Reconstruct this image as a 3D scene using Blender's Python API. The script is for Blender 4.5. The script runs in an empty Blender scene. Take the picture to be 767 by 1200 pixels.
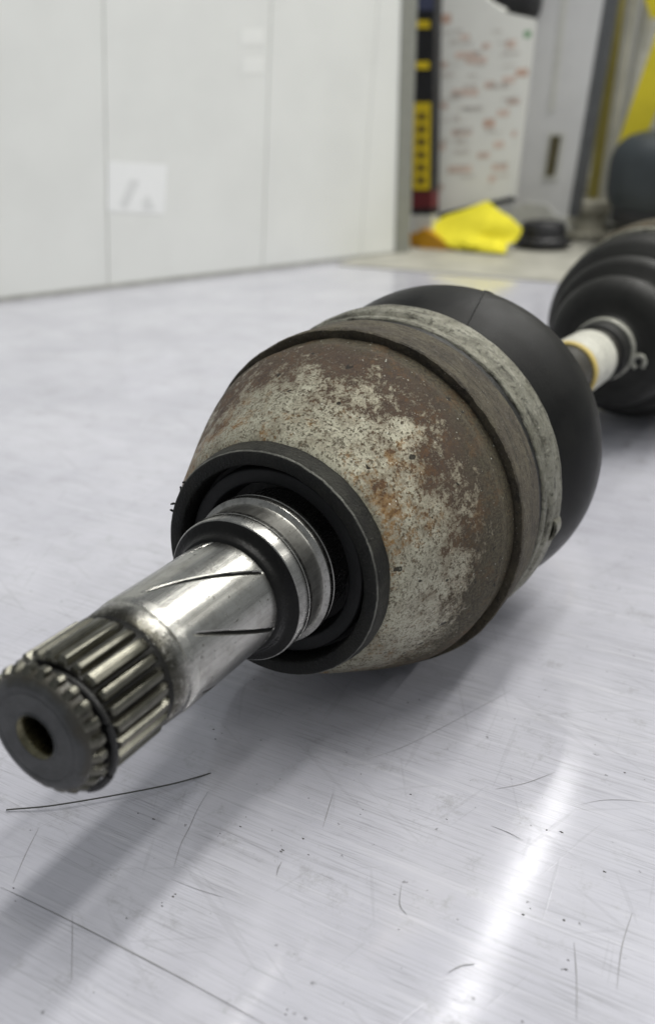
import bpy, bmesh, math, random
from mathutils import Vector, Matrix, noise as mnoise

# ------------------------------------------------------------------ camera
U = 0.029            # one modelling unit in metres (radius of the front rim of the joint)
H = 1.725            # height of the shaft axis above the table, in units
sc = bpy.context.scene
CAM = Vector((-5.82218, -3.75632, 3.43657 + H))
CAM_AXES = Matrix(((0.48129491, 0.34361868, -0.80640028),
                   (-0.87655873, 0.18867181, -0.44277279),
                   (0.0, 0.91996149, 0.39200874)))
PX = 1100.0          # focal length in pixels of the 767 x 1200 frame
cam_d = bpy.data.cameras.new('camera')
cam = bpy.data.objects.new('camera', cam_d)
sc.collection.objects.link(cam)
cam.matrix_world = Matrix.Translation(CAM * U) @ CAM_AXES.to_4x4()
cam_d.sensor_fit = 'VERTICAL'
cam_d.sensor_height = 36.0
cam_d.lens = PX / 1200 * 36
cam_d.clip_start = 0.01
cam_d.clip_end = 50
cam_d.dof.use_dof = True
cam_d.dof.focus_distance = 7.6 * U
cam_d.dof.aperture_fstop = 12.5
sc.camera = cam

# ------------------------------------------------------------------ ambient light of the workshop, tubes on the ceiling and an added fill row
world = bpy.data.worlds.new('World')
sc.world = world
world.use_nodes = True
world.node_tree.nodes['Background'].inputs[0].default_value = (0.93, 0.97, 1.0, 1)
world.node_tree.nodes['Background'].inputs[1].default_value = 0.30


def tube_light(name, x0, x1, y, z, width, power, rot=0.0):
    l = bpy.data.lights.new(name, 'AREA')
    l.shape = 'RECTANGLE'
    l.size = (x1 - x0) * U
    l.size_y = width * U
    l.energy = power
    l.color = (1.0, 0.985, 0.94)
    o = bpy.data.objects.new(name, l)
    sc.collection.objects.link(o)
    o.location = ((x0 + x1) / 2 * U, y * U, z * U)
    o.rotation_euler = (0, 0, rot)
    return o


tube_light('ceiling_tube_or_fill', -10, 98, 15.6, 72, 2.0, 5.0)
tube_light('ceiling_tube_or_fill', -10, 98, -8, 72, 5.0, 37)
tube_light('ceiling_tube_or_fill', -10, 98, -30, 74, 5.0, 31)
tube_light('ceiling_tube_or_fill', -22, 98, -80, 78, 2.6, 26)  # extra row added to brighten the partition, no such lamp in view

sc.view_settings.view_transform = 'Standard'
sc.view_settings.look = 'None'
sc.view_settings.exposure = 0.13
sc.view_settings.gamma = 1.0
sc.view_settings.use_curve_mapping = False
try:
    sc.cycles.use_denoising = True
except Exception:
    pass

# ------------------------------------------------------------------ helpers
random.seed(7)
PI = math.pi


def link(o, parent=None):
    sc.collection.objects.link(o)
    if parent is not None:
        o.parent = parent
    return o


def tag(o, label=None, cat=None, group=None, kind=None):
    if label: o['label'] = label
    if cat: o['category'] = cat
    if group: o['group'] = group
    if kind: o['kind'] = kind
    return o


def empty(name, loc=(0, 0, 0)):
    o = bpy.data.objects.new(name, None)
    o.location = [c * U for c in loc]
    o.empty_display_size = 0.02
    return link(o)


def mesh_obj(name, verts, faces, mat, parent=None, smooth=True, sharp=35, loc=(0, 0, 0)):
    me = bpy.data.meshes.new(name)
    me.from_pydata([(v[0] * U, v[1] * U, v[2] * U) for v in verts], [], faces)
    mats = mat if isinstance(mat, (list, tuple)) else [mat]
    for m in mats:
        me.materials.append(m)
    bm = bmesh.new(); bm.from_mesh(me)
    bmesh.ops.recalc_face_normals(bm, faces=bm.faces)
    bm.to_mesh(me); bm.free()
    if smooth:
        me.polygons.foreach_set('use_smooth', [True] * len(me.polygons))
        me.set_sharp_from_angle(angle=math.radians(sharp))
    o = bpy.data.objects.new(name, me)
    o.location = [c * U for c in loc]
    return link(o, parent)


def box_data(x0, x1, y0, y1, z0, z1):
    v = [(x0, y0, z0), (x1, y0, z0), (x1, y1, z0), (x0, y1, z0), (x0, y0, z1), (x1, y0, z1), (x1, y1, z1), (x0, y1, z1)]
    f = [(0, 3, 2, 1), (4, 5, 6, 7), (0, 1, 5, 4), (1, 2, 6, 5), (2, 3, 7, 6), (3, 0, 4, 7)]
    return v, f


def bevel(o, w, seg=2):
    m = o.modifiers.new('bevel', 'BEVEL')
    m.width = w * U; m.segments = seg; m.limit_method = 'ANGLE'
    return o


# local frame of the shaft: s along the axis, angle 0 = right of the shaft, 90 = top
def pol(s, r, a):
    return (s, -r * math.cos(a), r * math.sin(a))


YAW = math.radians(3.88)
PIV = 1.3


def far_pt(s, r, a):
    e = -r * math.cos(a)
    return (PIV + s * math.cos(YAW) + e * math.sin(YAW), -s * math.sin(YAW) + e * math.cos(YAW), r * math.sin(a))


def dense(profile, step):
    out = []
    for (a, b) in zip(profile[:-1], profile[1:]):
        n = max(1, int(math.hypot(b[0] - a[0], b[1] - a[1]) / step))
        for i in range(n):
            t = i / n
            out.append((a[0] + (b[0] - a[0]) * t, a[1] + (b[1] - a[1]) * t))
    out.append(profile[-1])
    return out


def smooth_profile(pts, n):
    """Catmull-Rom through the profile points."""
    P = [pts[0]] + list(pts) + [pts[-1]]
    out = []
    for i in range(1, len(P) - 2):
        for k in range(n):
            t = k / n
            q = []
            for c in (0, 1):
                p0, p1, p2, p3 = P[i - 1][c], P[i][c], P[i + 1][c], P[i + 2][c]
                q.append(0.5 * ((2 * p1) + (-p0 + p2) * t + (2 * p0 - 5 * p1 + 4 * p2 - p3) * t * t + (-p0 + 3 * p1 - 3 * p2 + p3) * t ** 3))
            out.append(tuple(q))
    out.append(pts[-1])
    return out


def lathe(name, profile, mat, parent, seg=160, pt=pol, jitter=None, closed=False, sharp=35, offset=None, loc=(0, 0, H)):
    verts, faces = [], []
    n = len(profile)
    for (s, r) in profile:
        for k in range(seg):
            a = 2 * PI * k / seg
            rr, ss = r, s
            if jitter:
                rr, ss = jitter(s, r, a)
            p = pt(ss, rr, a)
            if offset:
                oy, oz = offset(s)
                p = (p[0], p[1] + oy, p[2] + oz)
            verts.append(p)
    m = n if closed else n - 1
    for i in range(m):
        for k in range(seg):
            k2 = (k + 1) % seg
            j = (i + 1) % n
            faces.append((i * seg + k, i * seg + k2, j * seg + k2, j * seg + k))
    return mesh_obj(name, verts, faces, mat, parent, sharp=sharp, loc=loc)


def tube_path(name, pts, r, mat, parent=None, seg=8, loc=(0, 0, 0), taper=False):
    verts, faces = [], []
    pts = [Vector(p) for p in pts]
    n = len(pts)
    for i, p in enumerate(pts):
        t = (pts[min(i + 1, n - 1)] - pts[max(i - 1, 0)]).normalized()
        ref = Vector((0, 0, 1)) if abs(t.z) < 0.9 else Vector((1, 0, 0))
        a = t.cross(ref).normalized(); b = t.cross(a)
        rr = r
        if taper:
            rr = r * max(0.15, math.sin(PI * (i + 0.3) / (n - 0.4)) ** 0.5)
        for k in range(seg):
            th = 2 * PI * k / seg
            verts.append(p + a * (rr * math.cos(th)) + b * (rr * math.sin(th)))
    for i in range(n - 1):
        for k in range(seg):
            k2 = (k + 1) % seg
            faces.append((i * seg + k, i * seg + k2, (i + 1) * seg + k2, (i + 1) * seg + k))
    faces.append(tuple(range(seg)))
    faces.append(tuple((n - 1) * seg + k for k in range(seg)))
    return mesh_obj(name, verts, faces, mat, parent, loc=loc)


def nz(x, y, z):
    return mnoise.noise(Vector((x, y, z)))


def pixel_ray(px, py):
    return CAM_AXES @ Vector(((px - 383.5) / PX, -(py - 600) / PX, -1.0))


def at(px, py, x):
    """point of the plane x = const (units, z above the table) where a thing in the background stands"""
    r = pixel_ray(px, py)
    t = (x - CAM.x) / r.x
    return CAM + r * t


def on_table(px, py):
    r = pixel_ray(px, py)
    return CAM + r * (-CAM.z / r.z)


# ------------------------------------------------------------------ materials
class NT:
    def __init__(self, name):
        self.m = bpy.data.materials.new(name)
        self.m.use_nodes = True
        self.t = self.m.node_tree
        self.b = self.t.nodes['Principled BSDF']
        tc = self.t.nodes.new('ShaderNodeTexCoord')
        mp = self.t.nodes.new('ShaderNodeMapping')
        mp.inputs['Scale'].default_value = (1 / U, 1 / U, 1 / U)
        self.t.links.new(tc.outputs['Object'], mp.inputs['Vector'])
        self.co = mp.outputs['Vector']
        sp = self.t.nodes.new('ShaderNodeSeparateXYZ')
        self.t.links.new(self.co, sp.inputs[0])
        self.x, self.y, self.z = sp.outputs

    def set(self, inp, v):
        if hasattr(v, 'is_linked') or isinstance(v, bpy.types.NodeSocket):
            self.t.links.new(v, inp)
        else:
            if isinstance(v, (tuple, list)) and len(v) == 3 and inp.type == 'RGBA':
                v = (*v, 1)
            inp.default_value = v

    def math(self, op, a, b=0.0, c=None, clamp=False):
        n = self.t.nodes.new('ShaderNodeMath'); n.operation = op; n.use_clamp = clamp
        self.set(n.inputs[0], a); self.set(n.inputs[1], b)
        if c is not None: self.set(n.inputs[2], c)
        return n.outputs[0]

    def noise(self, scale, detail=4, rough=0.55, stretch=None, rot=None, off=(0, 0, 0), dist=0.0):
        v = self.co
        if stretch or rot or off != (0, 0, 0):
            if rot:
                m0 = self.t.nodes.new('ShaderNodeMapping'); m0.inputs['Rotation'].default_value = rot
                self.t.links.new(v, m0.inputs['Vector']); v = m0.outputs['Vector']
            m = self.t.nodes.new('ShaderNodeMapping')
            m.inputs['Scale'].default_value = stretch or (1, 1, 1)
            m.inputs['Location'].default_value = off
            self.t.links.new(v, m.inputs['Vector']); v = m.outputs['Vector']
        n = self.t.nodes.new('ShaderNodeTexNoise')
        n.inputs['Scale'].default_value = scale; n.inputs['Detail'].default_value = detail
        n.inputs['Roughness'].default_value = rough; n.inputs['Distortion'].default_value = dist
        self.t.links.new(v, n.inputs['Vector'])
        return n.outputs['Fac']

    def voronoi(self, scale, feature='F1', stretch=None, rnd=1.0):
        v = self.co
        if stretch:
            m = self.t.nodes.new('ShaderNodeMapping'); m.inputs['Scale'].default_value = stretch
            self.t.links.new(v, m.inputs['Vector']); v = m.outputs['Vector']
        n = self.t.nodes.new('ShaderNodeTexVoronoi'); n.feature = feature
        n.inputs['Scale'].default_value = scale; n.inputs['Randomness'].default_value = rnd
        self.t.links.new(v, n.inputs['Vector'])
        return n.outputs['Distance']

    def step(self, v, lo, hi):
        n = self.t.nodes.new('ShaderNodeMapRange'); n.interpolation_type = 'SMOOTHSTEP'
        self.set(n.inputs['Value'], v)
        self.set(n.inputs['From Min'], lo); self.set(n.inputs['From Max'], hi)
        return n.outputs['Result']

    def map(self, v, lo, hi, a, b):
        n = self.t.nodes.new('ShaderNodeMapRange')
        self.set(n.inputs['Value'], v)
        n.inputs['From Min'].default_value = lo; n.inputs['From Max'].default_value = hi
        n.inputs['To Min'].default_value = a; n.inputs['To Max'].default_value = b
        return n.outputs['Result']

    def mix(self, f, a, b):
        n = self.t.nodes.new('ShaderNodeMix'); n.data_type = 'RGBA'
        self.set(n.inputs['Factor'], f)
        self.set(n.inputs[6], a); self.set(n.inputs[7], b)
        return n.outputs[2]

    def mixf(self, f, a, b):
        n = self.t.nodes.new('ShaderNodeMix'); n.data_type = 'FLOAT'
        self.set(n.inputs['Factor'], f); self.set(n.inputs[2], a); self.set(n.inputs[3], b)
        return n.outputs[0]

    def bump(self, h, strength=0.4, dist=0.02, prev=None):
        n = self.t.nodes.new('ShaderNodeBump')
        n.inputs['Strength'].default_value = strength
        n.inputs['Distance'].default_value = dist * U
        self.set(n.inputs['Height'], h)
        if prev is not None: self.t.links.new(prev, n.inputs['Normal'])
        self.t.links.new(n.outputs['Normal'], self.b.inputs['Normal'])
        return n.outputs['Normal']

    def out(self, color=None, rough=None, metal=None, spec=None):
        if color is not None: self.set(self.b.inputs['Base Color'], color)
        if rough is not None: self.set(self.b.inputs['Roughness'], rough)
        if metal is not None: self.set(self.b.inputs['Metallic'], metal)
        if spec is not None: self.set(self.b.inputs['Specular IOR Level'], spec)
        return self.m


def plain(name, col, rough=0.6, metal=0.0, var=0.25, scale=3.0, bump=0.0):
    n = NT(name)
    f = n.noise(scale, 4)
    c2 = tuple(c * (1 - var) for c in col)
    c = n.mix(n.step(f, 0.35, 0.7), col, c2)
    if bump: n.bump(n.noise(scale * 12, 4), bump, 0.02)
    return n.out(c, n.mixf(f, rough * 0.85, min(1, rough * 1.15)), metal)


def mat_table():
    n = NT('brushed_sheet_metal')
    brush = n.noise(14, 6, 0.7, stretch=(1.0, 0.02, 1.0))
    brush2 = n.noise(44, 5, 0.7, stretch=(1.0, 0.012, 1.0), off=(3, 1, 0))
    brush3 = n.noise(6, 5, 0.75, stretch=(1.0, 0.09, 1.0), rot=(0, 0, math.radians(8)), off=(1, 5, 0))
    brush4 = n.noise(30, 4, 0.7, stretch=(1.0, 0.016, 1.0), rot=(0, 0, math.radians(-5)), off=(8, 5, 0))
    cloud = n.noise(0.45, 5, 0.6)
    cloud2 = n.noise(1.5, 6, 0.65, stretch=(1.2, 0.5, 1))
    patch = n.step(n.noise(0.9, 4, 0.6, off=(3, 3, 0)), 0.35, 0.65)
    base = n.mix(n.step(cloud, 0.3, 0.7), (0.57, 0.57, 0.625), (0.485, 0.485, 0.54))
    base = n.mix(n.math('MULTIPLY', n.step(cloud2, 0.48, 0.75), 0.4), base, (0.42, 0.42, 0.455))
    base = n.mix(n.math('MULTIPLY', n.step(brush2, 0.46, 0.70), n.math('ADD', n.math('MULTIPLY', patch, 0.26), 0.14)), base, (0.25, 0.25, 0.265))
    base = n.mix(n.math('MULTIPLY', n.step(brush, 0.52, 0.70), 0.22), base, (0.80, 0.80, 0.83))
    base = n.mix(n.math('MULTIPLY', n.step(brush4, 0.58, 0.72), n.math('MULTIPLY', patch, 0.4)), base, (0.30, 0.30, 0.32))
    base = n.mix(n.math('MULTIPLY', n.step(brush3, 0.56, 0.74), 0.25), base, (0.30, 0.30, 0.32))
    for ang, sc_, lo, off in ((0, 62, .575, (4, 2, 0)), (4, 50, .61, (9, 1, 0)), (-4, 56, .61, (2, 6, 0))):
        q = n.step(n.noise(sc_, 3, 0.6, stretch=(1.0, 0.022, 1.0), rot=(0, 0, math.radians(ang)), off=off), lo, lo + .07)
        base = n.mix(n.math('MULTIPLY', q, n.math('ADD', n.math('MULTIPLY', patch, 0.20), 0.12)), base, (0.20, 0.20, 0.21))
    # sparse cross scratches in several directions
    cross = None
    for ang, sc_, lo, off in ((28, 9, .665, (0, 0, 0)), (-33, 12, .68, (2, 7, 0)), (62, 10, .685, (5, 2, 0)), (-70, 14, .69, (1, 9, 0)), (85, 12, .685, (6, 1, 0))):
        q = n.step(n.noise(sc_, 2, 0.5, stretch=(1.0, 0.045, 1.0), rot=(0, 0, math.radians(ang)), off=off), lo, lo + .03)
        cross = q if cross is None else n.math('MAXIMUM', cross, q)
    base = n.mix(n.math('MULTIPLY', cross, 0.12), base, (0.22, 0.22, 0.23))
    sp = n.step(n.noise(13, 3, 0.5, off=(4, 4, 4)), 0.70, 0.75)
    base = n.mix(n.math('MULTIPLY', sp, 0.6), base, (0.15, 0.15, 0.15))
    smear = n.math('MULTIPLY', n.step(n.noise(2.6, 8, 0.82, off=(9, 2, 1)), 0.54, 0.70), 0.5)
    smear = n.math('MAXIMUM', smear, n.math('MULTIPLY', n.step(n.noise(6.0, 6, 0.8, off=(2, 2, 7)), 0.63, 0.72), 0.6))
    base = n.mix(smear, base, (0.30, 0.30, 0.305))
    rough = n.map(cloud2, 0.25, 0.75, 0.085, 0.12)
    rough = n.math('ADD', rough, n.math('MULTIPLY', n.math('SUBTRACT', brush, 0.5), 0.10))
    rough = n.math('ADD', rough, n.math('MULTIPLY', smear, 0.3))
    h = n.math('ADD', n.math('MULTIPLY', brush, 0.6), n.math('MULTIPLY', brush2, 0.4))
    h = n.math('SUBTRACT', h, n.math('MULTIPLY', cross, 0.15))
    n.bump(h, 0.07, 0.010)
    return n.out(base, rough, 0.10, 0.36)


def mat_cup():
    n = NT('rusty_cast_housing')
    big = n.noise(1.3, 6, 0.62, dist=0.4)
    mid = n.noise(4.0, 10, 0.78, off=(3, 1, 2))
    fine = n.noise(16, 9, 0.85, off=(1, 6, 2))
    grain = n.noise(48, 4, 0.7)
    dev = lambda v, k: n.math('MULTIPLY', n.math('SUBTRACT', v, 0.5), k)
    add = lambda *q: q[0] if len(q) == 1 else n.math('ADD', q[0], add(*q[1:]))
    # where bare metal gives way to rust: further back along the housing, flaking into specks
    edge = add(n.x, n.math('MULTIPLY', n.z, 0.06), dev(mid, 2.6), dev(fine, 3.0), dev(grain, 1.2), dev(big, 1.5))
    rust = n.step(edge, 0.76, 0.98)
    pale = n.mix(n.step(add(mid, dev(big, .5)), 0.35, 0.65), (0.46, 0.445, 0.35), (0.275, 0.258, 0.195))
    pits = n.step(add(fine, dev(grain, .6)), 0.515, 0.585)
    pale = n.mix(n.math('MULTIPLY', pits, 0.9), pale, (0.095, 0.075, 0.05))
    pale = n.mix(n.math('MULTIPLY', n.step(grain, 0.48, 0.60), 0.5), pale, (0.16, 0.145, 0.105))
    ornz = add(n.noise(3.6, 10, 0.82, off=(7, 3, 5)), dev(fine, .7), dev(big, .5))
    orange = n.step(ornz, 0.525, 0.65)
    pale = n.mix(n.math('MULTIPLY', orange, 0.8), pale, (0.27, 0.14, 0.04))
    brown = n.mix(n.step(add(fine, dev(grain, .6)), 0.42, 0.6), (0.056, 0.037, 0.028), (0.125, 0.082, 0.052))
    brown = n.mix(n.math('MULTIPLY', orange, 0.55), brown, (0.17, 0.082, 0.028))
    film = n.step(add(n.x, dev(mid, 1.6), dev(big, 1.8), dev(fine, .8)), 0.25, 1.0)
    pale = n.mix(n.math('MULTIPLY', film, 0.62), pale, (0.17, 0.125, 0.075))
    col = n.mix(rust, pale, brown)
    # olive dust caught towards the groove, heavier on the flank
    dust = n.step(add(n.x, n.math('MULTIPLY', n.z, -0.22), dev(mid, 1.0), dev(fine, 1.0), dev(grain, .6)), 0.70, 1.10)
    dcol = n.mix(n.step(grain, 0.36, 0.64), (0.118, 0.104, 0.064), (0.040, 0.035, 0.024))
    dcol = n.mix(n.math('MULTIPLY', orange, 0.4), dcol, (0.14, 0.075, 0.03))
    col = n.mix(n.math('MULTIPLY', dust, 0.85), col, dcol)
    spots = n.step(n.noise(7, 2, 0.5, off=(8, 8, 2)), 0.71, 0.73)
    col = n.mix(n.math('MULTIPLY', spots, 0.9), col, (0.02, 0.018, 0.014))
    glint = n.step(n.noise(30, 3, 0.5, off=(5, 5, 5)), 0.70, 0.73)
    col = n.mix(n.math('MULTIPLY', glint, 0.8), col, (0.6, 0.6, 0.52))
    cover = n.math('MAXIMUM', n.math('MAXIMUM', rust, n.math('MULTIPLY', film, .35)), n.math('MAXIMUM', n.math('MULTIPLY', dust, .85), n.math('MULTIPLY', pits, .7)))
    metal = n.mixf(cover, 0.92, 0.0)
    rough = n.mixf(cover, 0.33, 0.74)
    h = add(n.math('MULTIPLY', fine, 0.8), n.math('MULTIPLY', grain, 0.5), n.math('MULTIPLY', rust, 0.3), n.math('MULTIPLY', pits, -0.35))
    n.bump(h, 0.8, 0.028)
    return n.out(col, rough, metal, 0.35)


def mat_dusty(name, a, b, c, metal, rough, pale_amt=0.4, bump=0.6):
    n = NT(name)
    mid = n.noise(3.5, 8, 0.7)
    fine = n.noise(22, 6, 0.7)
    grain = n.noise(70, 3, 0.6)
    col = n.mix(n.step(mid, 0.35, 0.65), a, b)
    col = n.mix(n.math('MULTIPLY', n.step(fine, 0.52, 0.66), 0.7), col, c)
    ring = n.noise(2.6, 7, 0.75, stretch=(9, 1, 1), off=(1, 2, 3))
    col = n.mix(n.math('MULTIPLY', n.step(ring, 0.50, 0.64), 0.75), col, tuple(v * .45 for v in c))
    col = n.mix(n.math('MULTIPLY', n.step(n.noise(8, 9, 0.8, off=(2, 8, 1), stretch=(2.2, 1, 1)), 0.54, 0.64), pale_amt), col, (0.40, 0.40, 0.34))
    col = n.mix(n.math('MULTIPLY', n.step(grain, 0.66, 0.72), 0.6), col, (0.5, 0.5, 0.44))
    n.bump(n.math('ADD', fine, n.math('MULTIPLY', grain, 0.4)), bump, 0.02)
    return n.out(col, n.map(fine, 0.3, 0.7, rough - 0.1, rough + 0.12), metal)


def mat_steel(name, col, stain, rough, streak=0.5):
    n = NT(name)
    lon = n.noise(20, 6, 0.7, stretch=(0.03, 1, 1))
    lon2 = n.noise(60, 3, 0.6, stretch=(0.04, 1, 1), off=(2, 1, 5))
    blot = n.noise(5.0, 8, 0.75)
    sp = n.step(n.noise(24, 5, 0.65, off=(3, 3, 3)), 0.63, 0.69)
    c = n.mix(n.math('MULTIPLY', n.step(blot, 0.44, 0.66), 0.55), col, stain)
    c = n.mix(n.math('MULTIPLY', n.step(lon, 0.48, 0.66), streak), c, tuple(v * 0.3 for v in col))
    c = n.mix(n.math('MULTIPLY', n.step(lon2, 0.55, 0.68), streak * .6), c, tuple(v * 0.4 for v in col))
    c = n.mix(n.math('MULTIPLY', sp, 0.8), c, (0.05, 0.05, 0.045))
    r = n.math('ADD', n.map(lon, 0.3, 0.75, rough - 0.04, rough + 0.10), n.math('MULTIPLY', sp, 0.3))
    n.bump(n.math('ADD', n.math('MULTIPLY', lon2, 0.5), n.math('MULTIPLY', sp, -.4)), 0.10, 0.006)
    return n.out(c, r, 1.0)


def mat_granular(name, a, b, rough, metal=0.0, bump=0.7, scale=45, spec=0.5, grit=0.5):
    n = NT(name)
    f = n.noise(scale, 4, 0.65)
    blot = n.noise(3.0, 6, 0.65)
    c = n.mix(n.step(blot, 0.35, 0.7), a, b)
    c = n.mix(n.math('MULTIPLY', n.step(f, 0.64, 0.72), grit), c, (0.16, 0.155, 0.13))
    n.bump(f, bump, 0.02)
    return n.out(c, n.map(blot, 0.3, 0.7, rough - 0.08, rough + 0.1), metal, spec)


M_TABLE = mat_table()
M_CUP = mat_cup()
M_COLLAR = mat_dusty('dusty_brown_collar', (0.086, 0.073, 0.047), (0.052, 0.042, 0.029), (0.025, 0.021, 0.016), 0.0, 0.85, 0.10, 0.9)
M_CLAMP = mat_dusty('dusty_zinc_band', (0.29, 0.285, 0.235), (0.16, 0.155, 0.12), (0.04, 0.036, 0.027), 0.65, 0.45, 0.6, 1.0)
M_RIM = mat_granular('blackened_rim', (0.013, 0.0135, 0.013), (0.022, 0.022, 0.019), 0.5, 0.0, 0.9, 45, 0.18, 0.35)
M_RIM_EDGE = mat_granular('worn_rim_flank', (0.022, 0.0215, 0.016), (0.007, 0.007, 0.006), 0.6, 0.0, 0.9, 40, 0.25, 0.3)
M_PLATE = mat_granular('dark_seal', (0.018, 0.0185, 0.019), (0.013, 0.0135, 0.014), 0.48, 0.0, 0.15, 60, 0.2, 0.08)
M_BLACK = mat_granular('deep_black', (0.006, 0.006, 0.006), (0.012, 0.012, 0.011), 0.4, 0.0, 0.4, 40, 0.4, 0.2)
M_GROOVE = mat_granular('grease_in_groove', (0.012, 0.012, 0.011), (0.02, 0.02, 0.018), 0.8, 0.0, 0.4, 40, 0.1, 0.1)
M_WORN = mat_granular('worn_edge', (0.16, 0.16, 0.14), (0.05, 0.05, 0.045), 0.5, 0.4, 0.8, 40, 0.4, 0.4)
M_RUBBER = mat_granular('black_rubber', (0.006, 0.006, 0.0056), (0.011, 0.011, 0.0098), 0.42, 0.0, 0.22, 60, 0.20, 0.14)
M_STEEL = mat_steel('ground_steel', (0.46, 0.455, 0.425), (0.25, 0.24, 0.215), 0.22)
M_POLISH = mat_steel('polished_steel', (0.36, 0.355, 0.335), (0.15, 0.147, 0.135), 0.24, 0.4)
M_SPLINE = mat_steel('spline_steel', (0.155, 0.151, 0.125), (0.05, 0.048, 0.039), 0.27, 0.6)
M_SEAT = mat_steel('seat_steel', (0.38, 0.375, 0.35), (0.17, 0.166, 0.15), 0.33, 0.45)
def mat_neck():
    n = NT('stained_neck')
    blot = n.noise(6, 8, 0.75)
    lon = n.noise(20, 6, 0.7, stretch=(0.03, 1, 1))
    scuff = n.step(n.noise(22, 5, .7, off=(4, 1, 1)), .55, .66)
    t = n.step(n.math('ADD', n.x, n.math('MULTIPLY', n.math('SUBTRACT', blot, .5), .25)), -1.79, -1.60)
    c = n.mix(t, (0.07, 0.067, 0.055), (0.44, 0.435, 0.405))
    c = n.mix(n.math('MULTIPLY', n.step(lon, 0.48, 0.66), .4), c, (0.12, 0.118, 0.105))
    c = n.mix(n.math('MULTIPLY', scuff, .45), c, (0.5, 0.49, 0.45))
    n.bump(n.math('ADD', scuff, blot), .12, .01)
    return n.out(c, n.map(blot, .3, .7, .2, .34), 1.0)


M_NECK = mat_neck()
M_FACE = mat_granular('grey_end_face', (0.050, 0.052, 0.052), (0.040, 0.042, 0.042), 0.45, 0.3, 0.10, 60, 0.5, 0.05)
def mat_face():
    n = NT('turned_end_face')
    r = n.math('SQRT', n.math('ADD', n.math('MULTIPLY', n.y, n.y), n.math('MULTIPLY', n.z, n.z)))
    ringn = n.math('SINE', n.math('MULTIPLY', r, 230.0))
    blot = n.noise(5, 7, 0.7)
    c = n.mix(n.step(blot, 0.35, 0.65), (0.058, 0.060, 0.060), (0.038, 0.040, 0.040))
    c = n.mix(n.math('MULTIPLY', n.step(n.math('ADD', r, n.math('MULTIPLY', n.math('SUBTRACT', blot, .5), .25)), 0.33, 0.41), .8), c, (0.045, 0.040, 0.028))
    c = n.mix(n.math('MULTIPLY', n.step(n.noise(30, 4, .6), .64, .70), .5), c, (0.15, 0.15, 0.14))
    n.bump(n.math('ADD', ringn, n.math('MULTIPLY', n.noise(40, 3, .6), 1.5)), 0.10, 0.006)
    return n.out(c, n.map(blot, .3, .7, .36, .5), 0.35)


M_FACE = mat_face()
M_ROOT = mat_granular('oily_root', (0.014, 0.0135, 0.011), (0.008, 0.008, 0.007), 0.45, 0.0, 0.4, 40, 0.25, 0.1)
M_FLANGE = mat_granular('oily_flange', (0.011, 0.011, 0.0105), (0.006, 0.006, 0.0058), 0.30, 0.0, 0.25, 30, 0.16, 0.15)
M_TAPE = mat_dusty('pale_tape', (0.62, 0.61, 0.53), (0.50, 0.50, 0.44), (0.36, 0.35, 0.30), 0.0, 0.5, 0.2, 0.2)
M_TAPE_EDGE = plain('yellowed_tape_edge', (0.55, 0.42, 0.12), 0.6, 0, 0.2)
M_BAR = mat_granular('painted_bar', (0.045, 0.042, 0.034), (0.03, 0.028, 0.024), 0.45, 0.2, 0.2, 40)
M_FARBOOT = mat_granular('dull_rubber', (0.015, 0.015, 0.013), (0.010, 0.010, 0.009), 0.55, 0.0, 0.12, 60, 0.28, 0.1)
M_FARCLAMP = mat_dusty('far_clamp', (0.45, 0.45, 0.39), (0.36, 0.36, 0.31), (0.22, 0.22, 0.18), 0.3, 0.4, 0.2, 0.2)
M_SCRATCH = plain('dark_scratch', (0.27, 0.27, 0.275), 0.6, 0, 0.3)
M_FIBRE = plain('dark_fibre', (0.07, 0.07, 0.065), 0.5, 0, 0.3)
M_GRIT = plain('dark_grit', (0.09, 0.088, 0.08), 0.7, 0, 0.4, 8)

# ------------------------------------------------------------------ the table
tx0, tx1, ty0, ty1 = -22, 46, -30, 26
v, f = box_data(tx0, tx1, ty0, ty1, -1.2, 0)
table = mesh_obj('table', v, f, M_TABLE, None, smooth=False)
tag(table, 'scratched brushed grey metal table top under the drive shaft', 'table', kind='structure')


def surf_path(pts, z):
    q = [on_table(*p) for p in pts]
    return [(p.x, p.y, z) for p in q]


def ribbon(name, pts, w, mat, parent, z=0.0035):
    """a shallow score in the sheet: a thin dark strip with tapering ends"""
    P = smooth_profile([(p[0], p[1]) for p in surf_path(pts, 0)], 8)
    verts, faces = [], []
    n = len(P)
    for i, (x, y) in enumerate(P):
        a = P[max(i - 1, 0)]; b = P[min(i + 1, n - 1)]
        dx, dy = b[0] - a[0], b[1] - a[1]
        l = math.hypot(dx, dy) or 1
        ww = 0.5 * w * (0.25 + 0.75 * math.sin(PI * (i + .5) / n)) * (0.75 + 0.5 * random.random())
        verts += [(x - dy / l * ww, y + dx / l * ww, z), (x + dy / l * ww, y - dx / l * ww, z)]
    for i in range(n - 1):
        faces.append((2 * i, 2 * i + 1, 2 * i + 3, 2 * i + 2))
    return mesh_obj(name, verts, faces, mat, parent, smooth=False)


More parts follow.
